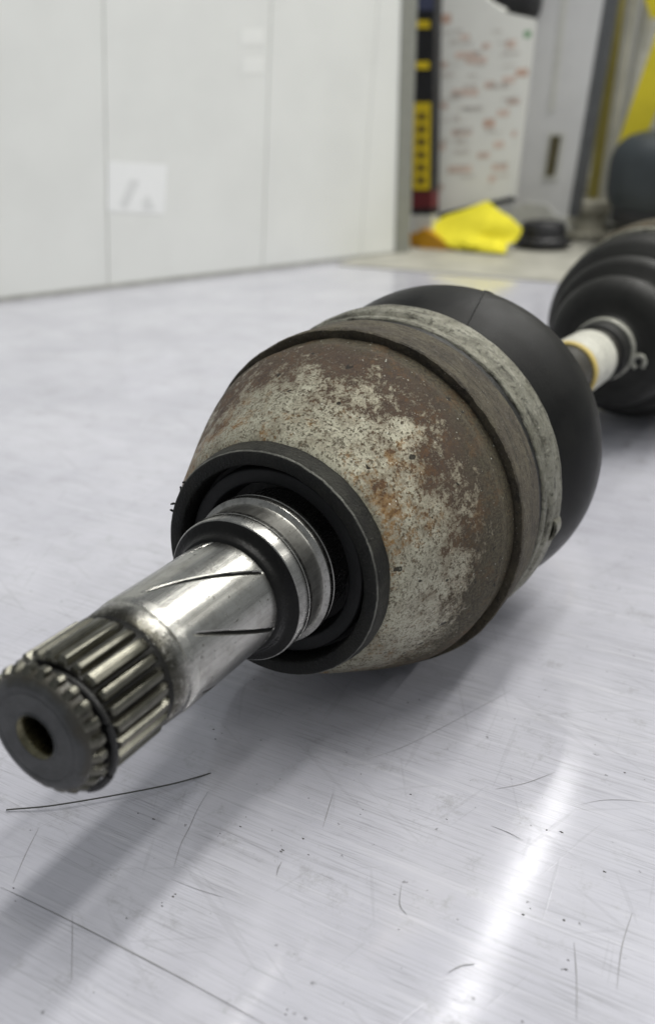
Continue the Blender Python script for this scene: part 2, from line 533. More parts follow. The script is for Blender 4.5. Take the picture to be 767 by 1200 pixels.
scores = [
    ([(244, 928), (232, 948), (222, 970), (212, 990), (204, 1016)], .0055),
    ([(2, 1040), (80, 1078), (200, 1140), (310, 1200)], .008),
    ([(46, 970), (30, 1002), (16, 1035)], .0045),
    ([(85, 1072), (85, 1110), (84, 1150)], .0045),
    ([(672, 1105), (675, 1150), (675, 1195)], .006),
    ([(740, 1070), (728, 1110), (722, 1160)], .006),
    ([(470, 1037), (468, 1060), (476, 1072)], .007),
    ([(580, 925), (615, 918), (650, 905)], .006),
    ([(525, 1140), (540, 1132), (556, 1130)], .009),
    ([(390, 930), (384, 950), (378, 970)], .006),
    ([(575, 968), (595, 976), (612, 985)], .005),
    ([(430, 890), (480, 872), (560, 830), (600, 808)], .0035),
    ([(680, 943), (705, 938), (735, 938), (767, 942)], .004),
    ([(200, 1030), (230, 1042), (262, 1052)], .004),
    ([(330, 1010), (326, 1018), (324, 1026)], .007),
]
for pts, w in scores:
    ribbon('scratch', pts, w, M_SCRATCH, table)

fib = tube_path('fibre', [(p[0], p[1], 0.016 + 0.03 * math.sin(i / 20 * PI)) for i, p in enumerate(
    smooth_profile([(q[0], q[1]) for q in surf_path([(8, 951), (60, 949), (130, 938), (200, 922), (247, 906)], 0)], 6))],
    0.0065, M_FIBRE, None, 6)
tag(fib, 'long thin dark fibre lying on the table below the splined end', 'fibre')

# grit and filings on the sheet
gv, gf = [], []
spots = [(500, 780), (424, 952), (575, 870), (590, 838), (560, 805), (640, 868), (697, 873), (290, 952), (280, 968), (258, 975),
         (325, 994), (333, 995), (352, 988), (365, 1000), (205, 1045), (198, 1053), (190, 1056), (10, 1040), (14, 1046), (118, 1160),
         (518, 960), (643, 975), (647, 975), (625, 1067), (628, 1066), (660, 1076), (665, 1124), (698, 1020), (660, 1140), (250, 862),
         (263, 862), (300, 865), (140, 1070), (165, 955), (180, 955), (403, 1182), (609, 1192), (342, 1186), (363, 1188), (310, 792),
         (296, 800), (620, 700), (640, 688), (655, 700), (735, 770), (540, 735), (96, 345), (94, 422), (95, 424), (188, 500),
         (40, 560), (130, 610), (150, 640), (60, 640), (715, 840), (730, 905), (600, 760), (480, 935), (455, 1090), (590, 950)]
for (px, py) in spots:
    for q in range(random.choice((1, 1, 1, 2))):
        p = on_table(px + random.gauss(0, 6), py + random.gauss(0, 4))
        r = random.uniform(.003, .011)
        b = len(gv)
        for k in range(5):
            a = k * 2 * PI / 5 + random.random()
            gv.append((p.x + r * math.cos(a) * random.uniform(.6, 1.2), p.y + 1.6 * r * math.sin(a) * random.uniform(.6, 1.2), 0.001))
        gv.append((p.x, p.y, r * 0.7))
        for k in range(5):
            gf.append((b + k, b + (k + 1) % 5, b + 5))
grit = mesh_obj('grit', gv, gf, M_GRIT, None, smooth=False)
tag(grit, 'dark metal filings and grit scattered over the table', 'grit', kind='stuff')

# ------------------------------------------------------------------ the drive shaft
shaft = empty('drive_shaft', (0, 0, 0))
tag(shaft, 'used car drive shaft with splined stub, rusty joint housing and black rubber boots', 'drive shaft')


def P(name, *a, **k):
    return lathe(name, *a, **k)


# --- splined stub
T24 = math.radians(15)
A0 = math.radians(7.8)
# end button with centre hole
face = lathe('end_face', [(-1.95, 0.0001), (-2.05, .10), (-2.42, .118), (-2.56, .122), (-2.585, .135), (-2.605, .150),
                          (-2.608, .156), (-2.600, .164), (-2.600, .24), (-2.600, .296), (-2.597, .299), (-2.597, .306), (-2.600, .309), (-2.600, .335), (-2.594, .352), (-2.578, .380), (-2.552, .402),
                          (-2.525, .408), (-2.462, .408), (-2.460, .35), (-2.386, .35), (-2.384, .40)],
             [M_FACE], shaft, 120, sharp=40)
M_HOLE = mat_steel('drilled_hole_steel', (0.20, 0.185, 0.12), (0.06, 0.056, 0.04), 0.25, 0.5)
face.data.materials.append(M_HOLE); face.data.materials.append(M_BLACK)
for p in face.data.polygons:
    s = p.center.x / U
    rr = math.hypot(p.center.y, p.center.z) / U
    if rr < .152 and s > -2.604: p.material_index = 1
    if s > -2.4625 and rr > .3: p.material_index = 2


def tooth_mesh(name, s0, s1, r0, r1, w0, w1, ch0, ch1, mat):
    """one spline tooth pointing up (+z), ends chamfered, tip rounded"""
    sec = [(-w0, r0), (-w0 * .8, r0 + (r1 - r0) * .45), (-w1, r1 - .006), (-w1 * .45, r1), (w1 * .45, r1), (w1, r1 - .006), (w0 * .8, r0 + (r1 - r0) * .45), (w0, r0)]
    st = [(s0, .0), (s0 + ch0 * .35, .62), (s0 + ch0, 1.0), (s0 + (s1 - s0) * .5, 1.0), (s1 - ch1, 1.0), (s1 - ch1 * .3, .55), (s1, .0)]
    V, F = [], []
    for s, g in st:
        for (y, z) in sec:
            V.append((s, y * (0.75 + .25 * g), r0 - .01 + (z - r0 + .01) * g))
    m = len(sec)
    for i in range(len(st) - 1):
        for k in range(m - 1):
            F.append((i * m + k, i * m + k + 1, (i + 1) * m + k + 1, (i + 1) * m + k))
    me = bpy.data.meshes.new(name)
    me.from_pydata([tuple(c * U for c in q) for q in V], [], F)
    me.materials.append(mat)
    bm = bmesh.new(); bm.from_mesh(me); bmesh.ops.recalc_face_normals(bm, faces=bm.faces); bm.to_mesh(me); bm.free()
    me.polygons.foreach_set('use_smooth', [True] * len(me.polygons))
    me.set_sharp_from_angle(angle=math.radians(38))
    return me


core = lathe('spline_core', dense([(-2.386, .36), (-2.386, .402), (-1.845, .404), (-1.815, .428), (-1.78, .444), (-1.70, .450), (-1.665, .453), (-1.655, .448), (-1.635, .448), (-1.625, .455), (-1.58, .4605), (-1.55, .461)], .05),
             [M_ROOT, M_NECK, M_STEEL], shaft, 144, sharp=50,
             jitter=lambda s, r, a: (r + (0.004 * nz(s * 14, math.cos(a) * 9, math.sin(a) * 9) if -1.82 < s < -1.62 else 0), s))
for p in core.data.polygons:
    if p.center.x / U > -1.815: p.material_index = 1
    if p.center.x / U > -1.57: p.material_index = 2
tm = tooth_mesh('spline_tooth', -2.386, -1.825, 0.395, .457, .046, .026, .03, .08, M_SPLINE)
tm2 = tooth_mesh('spline_tooth', -2.386, -1.80, 0.395, .454, .052, .040, .03, .11, M_SPLINE)
cm = tooth_mesh('cap_tooth', -2.566, -2.461, .388, .446, .044, .028, .045, .014, M_SPLINE)
for k in range(24):
    a = A0 + k * T24
    me = tm2 if k in (3, 11, 19) else tm
    o = bpy.data.objects.new('spline_tooth', me); link(o, shaft)
    o.location = (0, 0, H * U); o.rotation_euler = (PI / 2 - a, 0, 0)
    o = bpy.data.objects.new('cap_tooth', cm); link(o, shaft)
    o.location = (0, 0, H * U); o.rotation_euler = (PI / 2 - a - math.radians(1.2), 0, 0)
# open wire ring sagging in its groove
cl = []
for i in range(61):
    a = math.radians(-66 + 316 * i / 60)
    cl.append((-2.424 + .012 * math.sin(a * 1.3), -0.400 * math.cos(a) - 0.050, 0.400 * math.sin(a) - 0.050))
tube_path('snap_ring', cl, 0.026, M_BLACK, shaft, 10, loc=(0, 0, H))

# --- ground shank with oil grooves
gs, ga = 110, 720
verts, faces, fm = [], [], []
s_a, s_b = -1.55, -0.56


def groove_depth(s, adeg):
    d = 0.0
    base = 14.0 - 58.5 * (s + 1.17)
    for k in range(6):
        c = base + 60 * k
        dd = abs((adeg - c + 180) % 360 - 180)
        w = 2.1
        if -1.52 < s < -0.60 and dd < w:
            d = max(d, (1 - (dd / w) ** 2) * min(1, max(0, (s + 1.56) / .28)) * min(1, (-.60 - s) / .06))
    return d


for i in range(gs + 1):
    s = s_a + (s_b - s_a) * i / gs
    for k in range(ga):
        a = 2 * PI * k / ga
        g = groove_depth(s, math.degrees(a))
        verts.append(pol(s, .461 - .020 * g, a))
for i in range(gs):
    s = s_a + (s_b - s_a) * (i + .5) / gs
    for k in range(ga):
        k2 = (k + 1) % ga
        faces.append((i * ga + k, i * ga + k2, (i + 1) * ga + k2, (i + 1) * ga + k))
        fm.append(1 if groove_depth(s, (k + .5) * 360 / ga) > 0.25 else 0)
shank = mesh_obj('shank', verts, faces, [M_STEEL, M_GROOVE], shaft, sharp=80, loc=(0, 0, H))
for p, q in zip(shank.data.polygons, fm):
    p.material_index = q

# --- flange and bearing seat in front of the housing
fl = lathe('flange', dense([(-0.60, .455), (-.595, .478), (-.575, .492), (-.552, .500), (-.535, .506), (-.520, .525), (-.500, .575), (-.492, .590)], .02), M_FLANGE, shaft, 160, sharp=50)
seat = lathe('seat_ring', [(-.492, .588), (-.486, .598), (-.476, .603), (-.378, .604), (-.372, .600), (-.370, .585), (-.362, .585), (-.360, .600), (-.354, .604), (-.318, .602), (-.312, .596),
                    (-.306, .590), (-.14, .588), (-.125, .594), (-.118, .612), (-.104, .640), (-.092, .645), (-.055, .645), (-.050, .632), (-.040, .632), (-.034, .642), (-.005, .640), (.006, .625), (.05, .60), (.30, .58)],
      [M_POLISH, M_SEAT], shaft, 180, sharp=30)
for p in seat.data.polygons:
    if -.31 < p.center.x / U < -.12: p.material_index = 1
# --- seal plate and dark recess
lathe('seal_plate', [(.30, .66), (.12, .690), (.102, .700), (.098, .710), (.094, .80), (.098, .812), (.11, .82), (.22, .825)], M_PLATE, shaft, 160, sharp=40)
lathe('recess', [(.32, .56), (.32, .70), (.24, .80), (.24, .885)], M_BLACK, shaft, 96)


def rim_j(s, r, a):
    k = 0.003 * nz(math.cos(a) * 9, math.sin(a) * 9, s * 9) + 0.003 * nz(math.cos(a) * 30, math.sin(a) * 30, s * 20)
    return r + k, s + k * .7


rim = lathe('rim', [(.26, .862), (.05, .868), (.012, .874), (.0, .885), (-.004, .93), (-.002, .975), (.004, .990), (.016, 1.0), (.05, 1.008), (.12, 1.018), (.183, 1.026), (.21, 1.02)],
            [M_RIM, M_RIM_EDGE, M_WORN], shaft, 240, sharp=45, jitter=rim_j)
for p in rim.data.polygons:
    if p.center.x / U > .017 and math.hypot(p.center.y, p.center.z) / U > .95: p.material_index = 1
    elif p.center.x / U > .007 and math.hypot(p.center.y, p.center.z) / U > .98: p.material_index = 2
# torn burrs on the left of the rim
for adeg, ln in ((150, .026), (158, .034), (163, .022), (143, .02)):
    a = math.radians(adeg)
    b0 = pol(.02, .995, a); b1 = pol(.0 + random.uniform(-.02, .03), .995 + ln, a + random.uniform(-.04, .04))
    tube_path('burr', [b0, tuple((p + q) / 2 + random.uniform(-.006, .006) for p, q in zip(b0, b1)), b1], .012, M_RIM, rim, 5, loc=(0, 0, 0), taper=True)

# --- the rusty housing


def cup_j(s, r, a):
    c, q = math.cos(a), math.sin(a)
    k = 0.006 * nz(c * 3, q * 3, s * 3) + 0.0035 * nz(c * 12, q * 12, s * 12)
    return r + k, s


cup_prof = smooth_profile([(.172, 1.015), (.186, 1.040), (.215, 1.075), (.30, 1.140), (.50, 1.240), (.70, 1.338), (.90, 1.438), (1.02, 1.492), (1.12, 1.535), (1.20, 1.565), (1.245, 1.582), (1.275, 1.584)], 6)
cup_prof += [(1.295, 1.581), (1.315, 1.574), (1.34, 1.570), (1.42, 1.578), (1.47, 1.586), (1.52, 1.588)]
housing = lathe('joint_housing', cup_prof, M_CUP, shaft, 256, jitter=cup_j, sharp=60)


# --- collar behind the groove, its front edge chipped
def col_j(s, r, a):
    c, q = math.cos(a), math.sin(a)
    k = 0.005 * nz(c * 5, q * 5, s * 5)
    if s < 1.52:
        e = 0.012 * nz(c * 14, q * 14, 3.3) + 0.008 * nz(c * 40, q * 40, 8.1)
        chip = 0.0
        for ca, cw, cd in ((96, 5, .05), (80, 3, .03), (122, 4, .03), (47, 2, .02)):
            d = abs(math.degrees(a) - ca) / cw
            if d < 1: chip = max(chip, cd * (1 - d * d) * (0.7 + .6 * nz(c * 60, q * 60, 1)))
        return r + k + e * .5 - chip * .4, s + e + chip
    return r + k, s


lathe('collar', dense([(1.56, 1.52), (1.50, 1.60), (1.484, 1.652), (1.482, 1.668), (1.495, 1.678), (1.56, 1.678), (1.85, 1.672), (2.00, 1.664), (2.025, 1.655), (2.03, 1.60)], .05), M_COLLAR, shaft, 300, jitter=col_j, sharp=50)
lathe('gap_shade_ring', [(2.01, 1.60), (2.02, 1.640), (2.08, 1.642), (2.15, 1.640), (2.17, 1.60)], M_BLACK, shaft, 160, jitter=lambda s, r, a: (r + .014 * nz(math.cos(a) * 22, math.sin(a) * 22, s * 20), s))  # black ring added in the gap so it reads as dark shade


# --- boot clamp with two beads
def cl_j(s, r, a):
    c, q = math.cos(a), math.sin(a)
    return r + 0.006 * nz(c * 4, q * 4, s * 4) + .004 * nz(c * 16, q * 16, s * 10), s + .006 * nz(c * 6, q * 6, 2)


clamp = lathe('boot_clamp', dense([(2.135, 1.59), (2.138, 1.650), (2.15, 1.664), (2.165, 1.668), (2.20, 1.667), (2.212, 1.652), (2.23, 1.638), (2.30, 1.640), (2.315, 1.655), (2.345, 1.690), (2.38, 1.704), (2.42, 1.702), (2.445, 1.694), (2.475, 1.704), (2.52, 1.716), (2.555, 1.712), (2.568, 1.70), (2.572, 1.66), (2.57, 1.60)], .03),
              M_CLAMP, shaft, 260, jitter=cl_j, sharp=50)
# pinched ear of the clamp, low on the right
EAR_A = -9.0
ear = []
for i in range(13):
    t = i / 12
    a = math.radians(EAR_A + 4 - 8 * t)
    ear.append(pol(2.50, 1.70 + .05 * math.sin(PI * t) ** .6, a))
V, F = [], []
for i, p in enumerate(ear):
    for ds in (-.09, -.075, .075, .09):
        sh = 1 if abs(ds) < .08 else .985
        V.append((p[0] + ds, p[1] * sh, p[2] * sh))
for i in range(12):
    for k in range(3):
        F.append((i * 4 + k, i * 4 + k + 1, i * 4 + 5 + k, i * 4 + 4 + k))
eo = mesh_obj('clamp_ear', V, F, M_CLAMP, clamp, loc=(0, 0, 0))
sm = eo.modifiers.new('solid', 'SOLIDIFY'); sm.thickness = .02 * U

# --- near boot
boot_prof = smooth_profile([(2.50, 1.56), (2.57, 1.545), (2.66, 1.515), (2.80, 1.530), (2.95, 1.600), (3.12, 1.670), (3.32, 1.715), (3.50, 1.722), (3.66, 1.690), (3.80, 1.62), (3.90, 1.50), (3.95, 1.36), (4.02, 1.28),
                            (4.15, 1.30), (4.28, 1.30), (4.38, 1.20), (4.45, 1.05), (4.55, .98), (4.70, .98), (4.80, .88), (4.88, .70), (4.98, .60), (5.15, .52), (5.4, .49), (5.5, .42)], 5)


def boot_off(s):
    t = min(1, max(0, (s - 2.55) / 0.95)); t = t * t * (3 - 2 * t)
    t2 = min(1, max(0, (s - 3.5) / 1.6))
    return (-.11 * t - t2 * .17, .055 * t * (1 - t2))


lathe('boot', boot_prof, M_RUBBER, shaft, 200, offset=boot_off, sharp=60)
# moulding line over the boot
ml = []
for (s, r) in boot_prof[8:62]:
    if s > 3.9: break
    a = math.radians(69 + 7.5 * (s - 2.65) + 3.0 * min(1, max(0, s - 2.6)) - 16 * max(0, s - 3.55))
    p = pol(s, r + .003, a); oy, oz = boot_off(s)
    ml.append((p[0], p[1] + oy, p[2] + oz))
tube_path('mould_line', ml, .009, M_BLACK, shaft, 6, loc=(0, 0, H))

# --- bar to the far joint
lathe('bar', [(3.0, .385), (5.9, .385), (5.95, .388), (7.6, .388), (8.2, .388)], M_BAR, shaft, 64, pt=far_pt)
lathe('tape_band', [(6.14, .38), (6.145, .425), (6.17, .431), (6.42, .432), (6.44, .436), (6.72, .436), (6.74, .432), (7.08, .431), (7.10, .425), (7.105, .38)], M_TAPE, shaft, 80, pt=far_pt)
lathe('tape_edge', [(6.10, .385), (6.10, .418), (6.165, .436), (6.19, .436), (6.20, .42)], M_TAPE_EDGE, shaft, 80, pt=far_pt)

# --- far boot: small clamp, folds, large clamp and housing
fboot = smooth_profile([(7.40, .395), (7.45, .45), (7.60, .462), (7.78, .465), (7.92, .50), (7.98, .62), (8.02, .78), (8.10, .93), (8.22, 1.03), (8.36, 1.06), (8.50, 1.01), (8.60, 1.00), (8.68, 1.10), (8.78, 1.24), (8.92, 1.30), (9.06, 1.26),
                        (9.16, 1.24), (9.24, 1.34), (9.36, 1.48), (9.50, 1.54), (9.64, 1.51), (9.76, 1.50), (9.9, 1.56), (10.1, 1.58), (10.4, 1.58)], 5)
lathe('far_boot', fboot, M_FARBOOT, shaft, 120, pt=far_pt, sharp=60)
fc = lathe('small_clamp', [(7.70, .45), (7.705, .482), (7.72, .492), (7.84, .492), (7.865, .478), (7.87, .45)], M_FARCLAMP, shaft, 96, pt=far_pt)
earp = []
for i in range(21):
    t = i / 20
    th = math.radians(-30 + 300 * t)
    earp.append((th, .095))
V = []
a0 = math.radians(-12)
pts = []
for th, rr in earp:
    rad = .585 + rr * math.cos(th)
    pts.append(far_pt(7.76, rad, a0 + rr * math.sin(th) / .55))
tube_path('clamp_ear', pts, .034, M_FARCLAMP, fc, 8)
lathe('far_clamp', [(10.0, 1.56), (10.01, 1.62), (10.05, 1.635), (10.3, 1.635), (10.34, 1.62), (10.35, 1.55)], M_CLAMP, shaft, 120, pt=far_pt)
lathe('far_housing', smooth_profile([(10.3, 1.55), (10.4, 1.66), (10.6, 1.70), (11.2, 1.70), (11.6, 1.60), (12.0, 1.35), (12.3, 1.05), (12.4, .8), (12.45, .5)], 4) + [(13.2, .48), (14.6, .46), (14.62, .0001)], M_CUP, shaft, 120, pt=far_pt)

# ------------------------------------------------------------------ background: white panelled partition on the table
M_WHITE = plain('white_panel', (0.80, 0.81, 0.78), 0.18, 0.0, 0.04, 0.5)
M_SEAM = plain('panel_seam', (0.80, 0.81, 0.78), 0.5, 0, 0.1)
M_SEAL = plain('grey_base_bead', (0.42, 0.42, 0.39), 0.7, 0, 0.2)
M_PAPER = plain('white_sticker', (0.88, 0.89, 0.88), 0.55, 0, 0.02)
M_TAPEW = plain('clear_tape', (0.84, 0.85, 0.82), 0.4, 0, 0.02)
M_STKGREY = plain('sticker_grey', (0.74, 0.75, 0.74), 0.6, 0, 0.05)
wa = on_table(0, 354); wb = on_table(478, 296.5)
wd = Vector((wb.x - wa.x, wb.y - wa.y, 0)); WL = wd.length; wd.normalize()
wn = Vector((-wd.y, wd.x, 0))
if wn.dot(Vector((CAM.x - wa.x, CAM.y - wa.y, 0))) < 0: wn = -wn      # towards the camera
W0 = Vector((wa.x, wa.y, 0))
WH = 15.0


def wall_uv(px, py):
    r = pixel_ray(px, py)
    t = (W0 - CAM).dot(wn) / r.dot(wn)
    p = CAM + r * t
    return (p - W0).dot(wd), p.z


def wpt(u, z, off):
    p = W0 + wd * u + wn * off
    return (p.x, p.y, z)


wall = empty('partition', (0, 0, 0))
tag(wall, 'tall white panelled partition standing along the left of the table', 'partition')


def wall_slab(name, uvs, o0, o1, mat, parent):
    n = len(uvs)
    V = [wpt(u, z, o0) for u, z in uvs] + [wpt(u, z, o1) for u, z in uvs]
    F = [tuple(range(n)), tuple(range(n, 2 * n))] + [(k, (k + 1) % n, n + (k + 1) % n, n + k) for k in range(n)]
    return mesh_obj(name, V, F, mat, parent, smooth=False)


def seam_at(x_top, y_top, x_bot, y_bot):
    u0, z0 = wall_uv(x_bot, y_bot); u1, z1 = wall_uv(x_top, y_top)
    k = (u1 - u0) / (z1 - z0)
    return lambda z: u0 + k * (z - z0)


sA = seam_at(121, 0, 127, 332)
sB = seam_at(318, 0, 308, 300)
sC = seam_at(443, 0, 424, 270)
gap = .016
cols = [(lambda z: -16.0, lambda z: sA(z) - gap), (lambda z: sA(z) + gap, lambda z: sB(z) - gap), (lambda z: sB(z) + gap, lambda z: sC(z) - gap * .5), (lambda z: sC(z) + gap * .5, lambda z: WL)]
for l, r in cols:
    o = wall_slab('panel', [(l(.12), .12), (r(.12), .12), (r(WH), WH), (l(WH), WH)], -.25, 0, M_WHITE, wall)
    bevel(o, .03)
wall_slab('backing', [(-16, .0), (WL - .05, .0), (WL - .05, WH - .1), (-16, WH - .1)], -.6, -.06, M_SEAM, wall)
wall_slab('base_bead', [(-16, .0), (WL, .0), (WL, .14), (-16, .14)], -.3, .02, M_SEAL, wall)
M_END_SHADE = plain('dark_end_shade', (0.10, 0.105, 0.095), 0.5, 0, 0.2)
wall_slab('end_shade_strip', [(WL - .75, 0), (WL, 0), (WL, WH), (WL - .75, WH)], -.3, .06, plain('grey_end_shade', (0.26, 0.265, 0.235), 0.5, 0, 0.1), wall)  # grey strip paints the shading that darkens the partition's end
wall_slab('end_shade_edge', [(WL, 0), (WL + .12, 0), (WL + .12, WH), (WL, WH)], -1.2, -.12, M_END_SHADE, wall)  # darker edge carries on the painted end shading
# sticker
q = [wall_uv(*p) for p in ((127, 189), (196, 193), (192, 251), (126, 247))]
st = wall_slab('sticker', q, .004, .012, M_PAPER, None)
tag(st, 'small square white sticker with a faint arrow on the partition', 'sticker')
q = [wall_uv(*p) for p in ((140, 240), (152, 210), (164, 212), (148, 246))]
wall_slab('arrow_print', q, .013, .014, M_STKGREY, st)
q = [wall_uv(*p) for p in ((166, 236), (174, 228), (182, 246), (168, 247))]
wall_slab('arrow_print', q, .013, .014, M_STKGREY, st)
for box_px in (((283, 34), (309, 33), (309, 52), (283, 53)), ((284, 68), (309, 67), (309, 86), (284, 87))):
    q = [wall_uv(*p) for p in box_px]
    s_ = wall_slab('tape_patch', q, .004, .010, M_TAPEW, None)
    tag(s_, 'upper pale tape patch near the middle seam of the partition' if box_px[0][1] < 50 else 'lower pale tape patch near the middle seam of the partition', 'tape', 'tape patches on the partition')

# ------------------------------------------------------------------ background: rear beige reflection strip and things along it
M_REFLECT = plain('beige_reflection', (0.42, 0.41, 0.355), 0.55, 0, 0.25, 0.8)
v, f = box_data(25.2, 45.5, -22, 12.9, .004, .05)
bd = mesh_obj('reflection_strip', v, f, M_REFLECT, None, smooth=False)  # added strip, its beige paints a reflection in the table top
bevel(bd, .015)
tag(bd, 'thin beige strip painting a reflection across the far end of the table', 'reflection strip')


def slab_px(name, pts, x0, x1, mat, parent=None, lean=0.0, thick=.2):
    """flat slab in the plane x = x0 (leaning back by lean per unit height), outline given at that distance"""
    V = []
    fr = []
    for (px, py) in pts:
        x = x0
        for _ in range(6):
            p = at(px, py, x)
            x = x0 + lean * p.z
        fr.append(p)
    n = len(fr)
    V = [(p.x, p.y, p.z) for p in fr] + [(p.x + thick, p.y, p.z) for p in fr]
    F = [tuple(range(n)), tuple(range(n, 2 * n))] + [(k, (k + 1) % n, n + (k + 1) % n, n + k) for k in range(n)]
    return mesh_obj(name, V, F, mat, parent, smooth=False)


M_YEL = plain('yellow_plastic', (0.80, 0.60, 0.02), 0.45, 0, 0.15, 2)
M_INK = plain('brown_ink', (0.22, 0.15, 0.02), 0.6, 0, 0.2)
M_BLK = plain('black_plastic', (0.022, 0.022, 0.024), 0.45, 0, 0.3)
M_RED = plain('dark_red_plastic', (0.14, 0.02, 0.025), 0.5, 0, 0.2)
M_WPL = plain('white_plastic', (0.62, 0.62, 0.58), 0.4, 0, 0.1)
M_ORG = plain('orange_plastic_rag_shade', (0.55, 0.27, 0.01), 0.45, 0, 0.15)
M_BLUE = plain('dull_blue_plastic', (0.07, 0.08, 0.14), 0.5, 0, 0.2)

# upright black tool with a yellow label
X1 = 30.9
tool = empty('upright_tool', (X1, at(493, 296, X1).y, 0))
tag(tool, 'upright black tool bar with long yellow label at the end of the white partition', 'tool')


def tool_part(name, y0, y1, mat, x=X1, xl0=481, xl1=505, th=.7):
    # the bar leans a little to the right with height
    k = lambda y: (290 - y) * 0.014
    o = slab_px(name, [(xl0 + k(y1), y1), (xl1 + k(y1), y1), (xl1 + k(y0), y0), (xl0 + k(y0), y0)], x, x, mat, None, thick=th)
    o.parent = tool; o.matrix_parent_inverse = Matrix.Translation(tool.location).inverted()
    return o


tool_part('bar_body', -60, 228, M_BLK)
tool_part('red_band', 224, 244, M_RED, X1 - .03)
tool_part('grey_collar', 242, 254, M_BLK, X1)
tool_part('white_collar', 252, 273, M_WPL, X1 - .04)
tool_part('orange_foot', 271, 291, M_ORG, X1 - .02, 480, 507, .9)
lab = tool_part('yellow_label', 120, 222, M_YEL, X1 - .06, 482, 501, .1)
for i in range(6):
    y = 132 + i * 15
    o = tool_part('label_print', y, y + 9, M_INK, X1 - .075, 486, 497, .012)
for y in (24, 72):
    tool_part('yellow_mark', y, y + 9, M_YEL, X1 - .05, 484, 499, .1)
tool_part('blue_mark', -8, 12, M_BLUE, X1 - .05, 484, 503, .1)

# leaning white sheet with rows of red print
M_SHEET = plain('white_sheet', (0.80, 0.80, 0.75), 0.5, 0, 0.06, 0.6)
M_PRINT = plain('faded_red_print', (0.72, 0.58, 0.50), 0.6, 0, 0.25, 3)
M_PRINT2 = plain('red_print', (0.66, 0.46, 0.36), 0.6, 0, 0.2, 3)
M_PRINT3 = plain('pale_grey_print', (0.66, 0.63, 0.58), 0.6, 0, 0.1, 3)
M_GREEN = plain('green_print', (0.25, 0.45, 0.25), 0.6, 0, 0.2)
X2 = 32.0
sheet = slab_px('printed_sheet', [(511, -40), (560, -10), (590, 14), (626, 22), (627, 30), (603, 232), (512, 251), (503, 246), (500, 236), (500, 205), (506, 90)], X2, X2, M_SHEET, None, .05, .08)
tag(sheet, 'tall white sheet with rows of faded red print behind the yellow rag', 'printed sheet')
rows = [(515, 16, 528, 27, 1), (533, 60, 560, 68, 0), (545, 66, 570, 74, 0), (592, 46, 604, 56, 0), (513, 72, 524, 79, 0), (604, 80, 618, 89, 1), (588, 89, 603, 97, 0),
        (529, 104, 560, 112, 0), (567, 95, 580, 103, 0), (509, 120, 524, 127, 0), (594, 115, 608, 122, 0), (582, 128, 596, 136, 0), (566, 139, 579, 149, 1), (529, 151, 553, 158, 0),
        (599, 153, 605, 160, 0), (506, 168, 521, 176, 0), (559, 178, 573, 185, 0), (578, 165, 590, 173, 0), (524, 194, 552, 202, 0), (576, 191, 594, 199, 0), (506, 216, 519, 222, 0), (572, 205, 580, 213, 0),
        (538, 40, 550, 46, 0), (564, 50, 574, 57, 0)]
rnd = random.Random(4)
for yy in range(34, 222, 13):
    for q in range(3):
        xx = rnd.uniform(512, 596); ww = rnd.uniform(8, 20)
        if xx + ww < 618 - (yy - 30) * .11:
            rows.append((xx, yy + rnd.uniform(-3, 3), xx + ww, yy + 3 + rnd.uniform(0, 2), 2))
for (a, b, c, d, k) in rows:
    n = max(2, int((c - a) / 5))
    o = slab_px('printed_line', [(a, b + 1), (c, b), (c, d), (a, d + 1)], X2 - .012, X2, (M_PRINT, M_PRINT2, M_PRINT3)[k], sheet, .05, .004)
o = slab_px('printed_mark', [(614, 36), (622, 36), (621, 44), (613, 44)], X2 - .012, X2, M_GREEN, sheet, .05, .004)
o = slab_px('sheet_crease', [(606, 100), (608, 100), (600, 228), (598, 228)], X2 - .012, X2, M_SEAM, sheet, .05, .004)
o = slab_px('dark_foot', [(505, 252), (600, 230), (603, 236), (508, 257)], X2 - .05, X2, M_BLK, sheet, .05, .3)

# grey locker door
M_GREY = plain('grey_enamel', (0.68, 0.68, 0.68), 0.42, 0, 0.08, 0.6)
M_GREYD = plain('dark_door_edge', (0.10, 0.105, 0.11), 0.5, 0, 0.15)
M_OLIVE = plain('olive_recess', (0.10, 0.085, 0.04), 0.6, 0, 0.3)
X3 = 35.0
door = slab_px('locker_door', [(627, -60), (716, -60), (664, 254), (600, 250)], X3, X3, M_GREY, None, 0, .35)
tag(door, 'pale grey metal locker door with slot handle behind the far boot', 'door')
slab_px('dark_edge', [(716, -60), (733, -60), (676, 254), (664, 254)], X3 + .15, X3, M_GREYD, door, 0, .5)
slab_px('handle_frame', [(642, 155), (662, 155), (652, 211), (634, 211)], X3 - .06, X3, M_WPL, door, 0, .04)
slab_px('handle_slot', [(645, 159), (657, 159), (649, 206), (638, 206)], X3 - .09, X3, M_OLIVE, door, 0, .02)
slab_px('door_ridge', [(664, -60), (672, -60), (648, 130), (642, 130)], X3 - .05, X3, M_WPL, door, 0, .04)
slab_px('kick_plate', [(598, 246), (615, 237), (640, 240), (650, 252), (664, 256), (664, 268), (598, 268)], X3 - .1, X3, M_WPL, door, 0, .2)

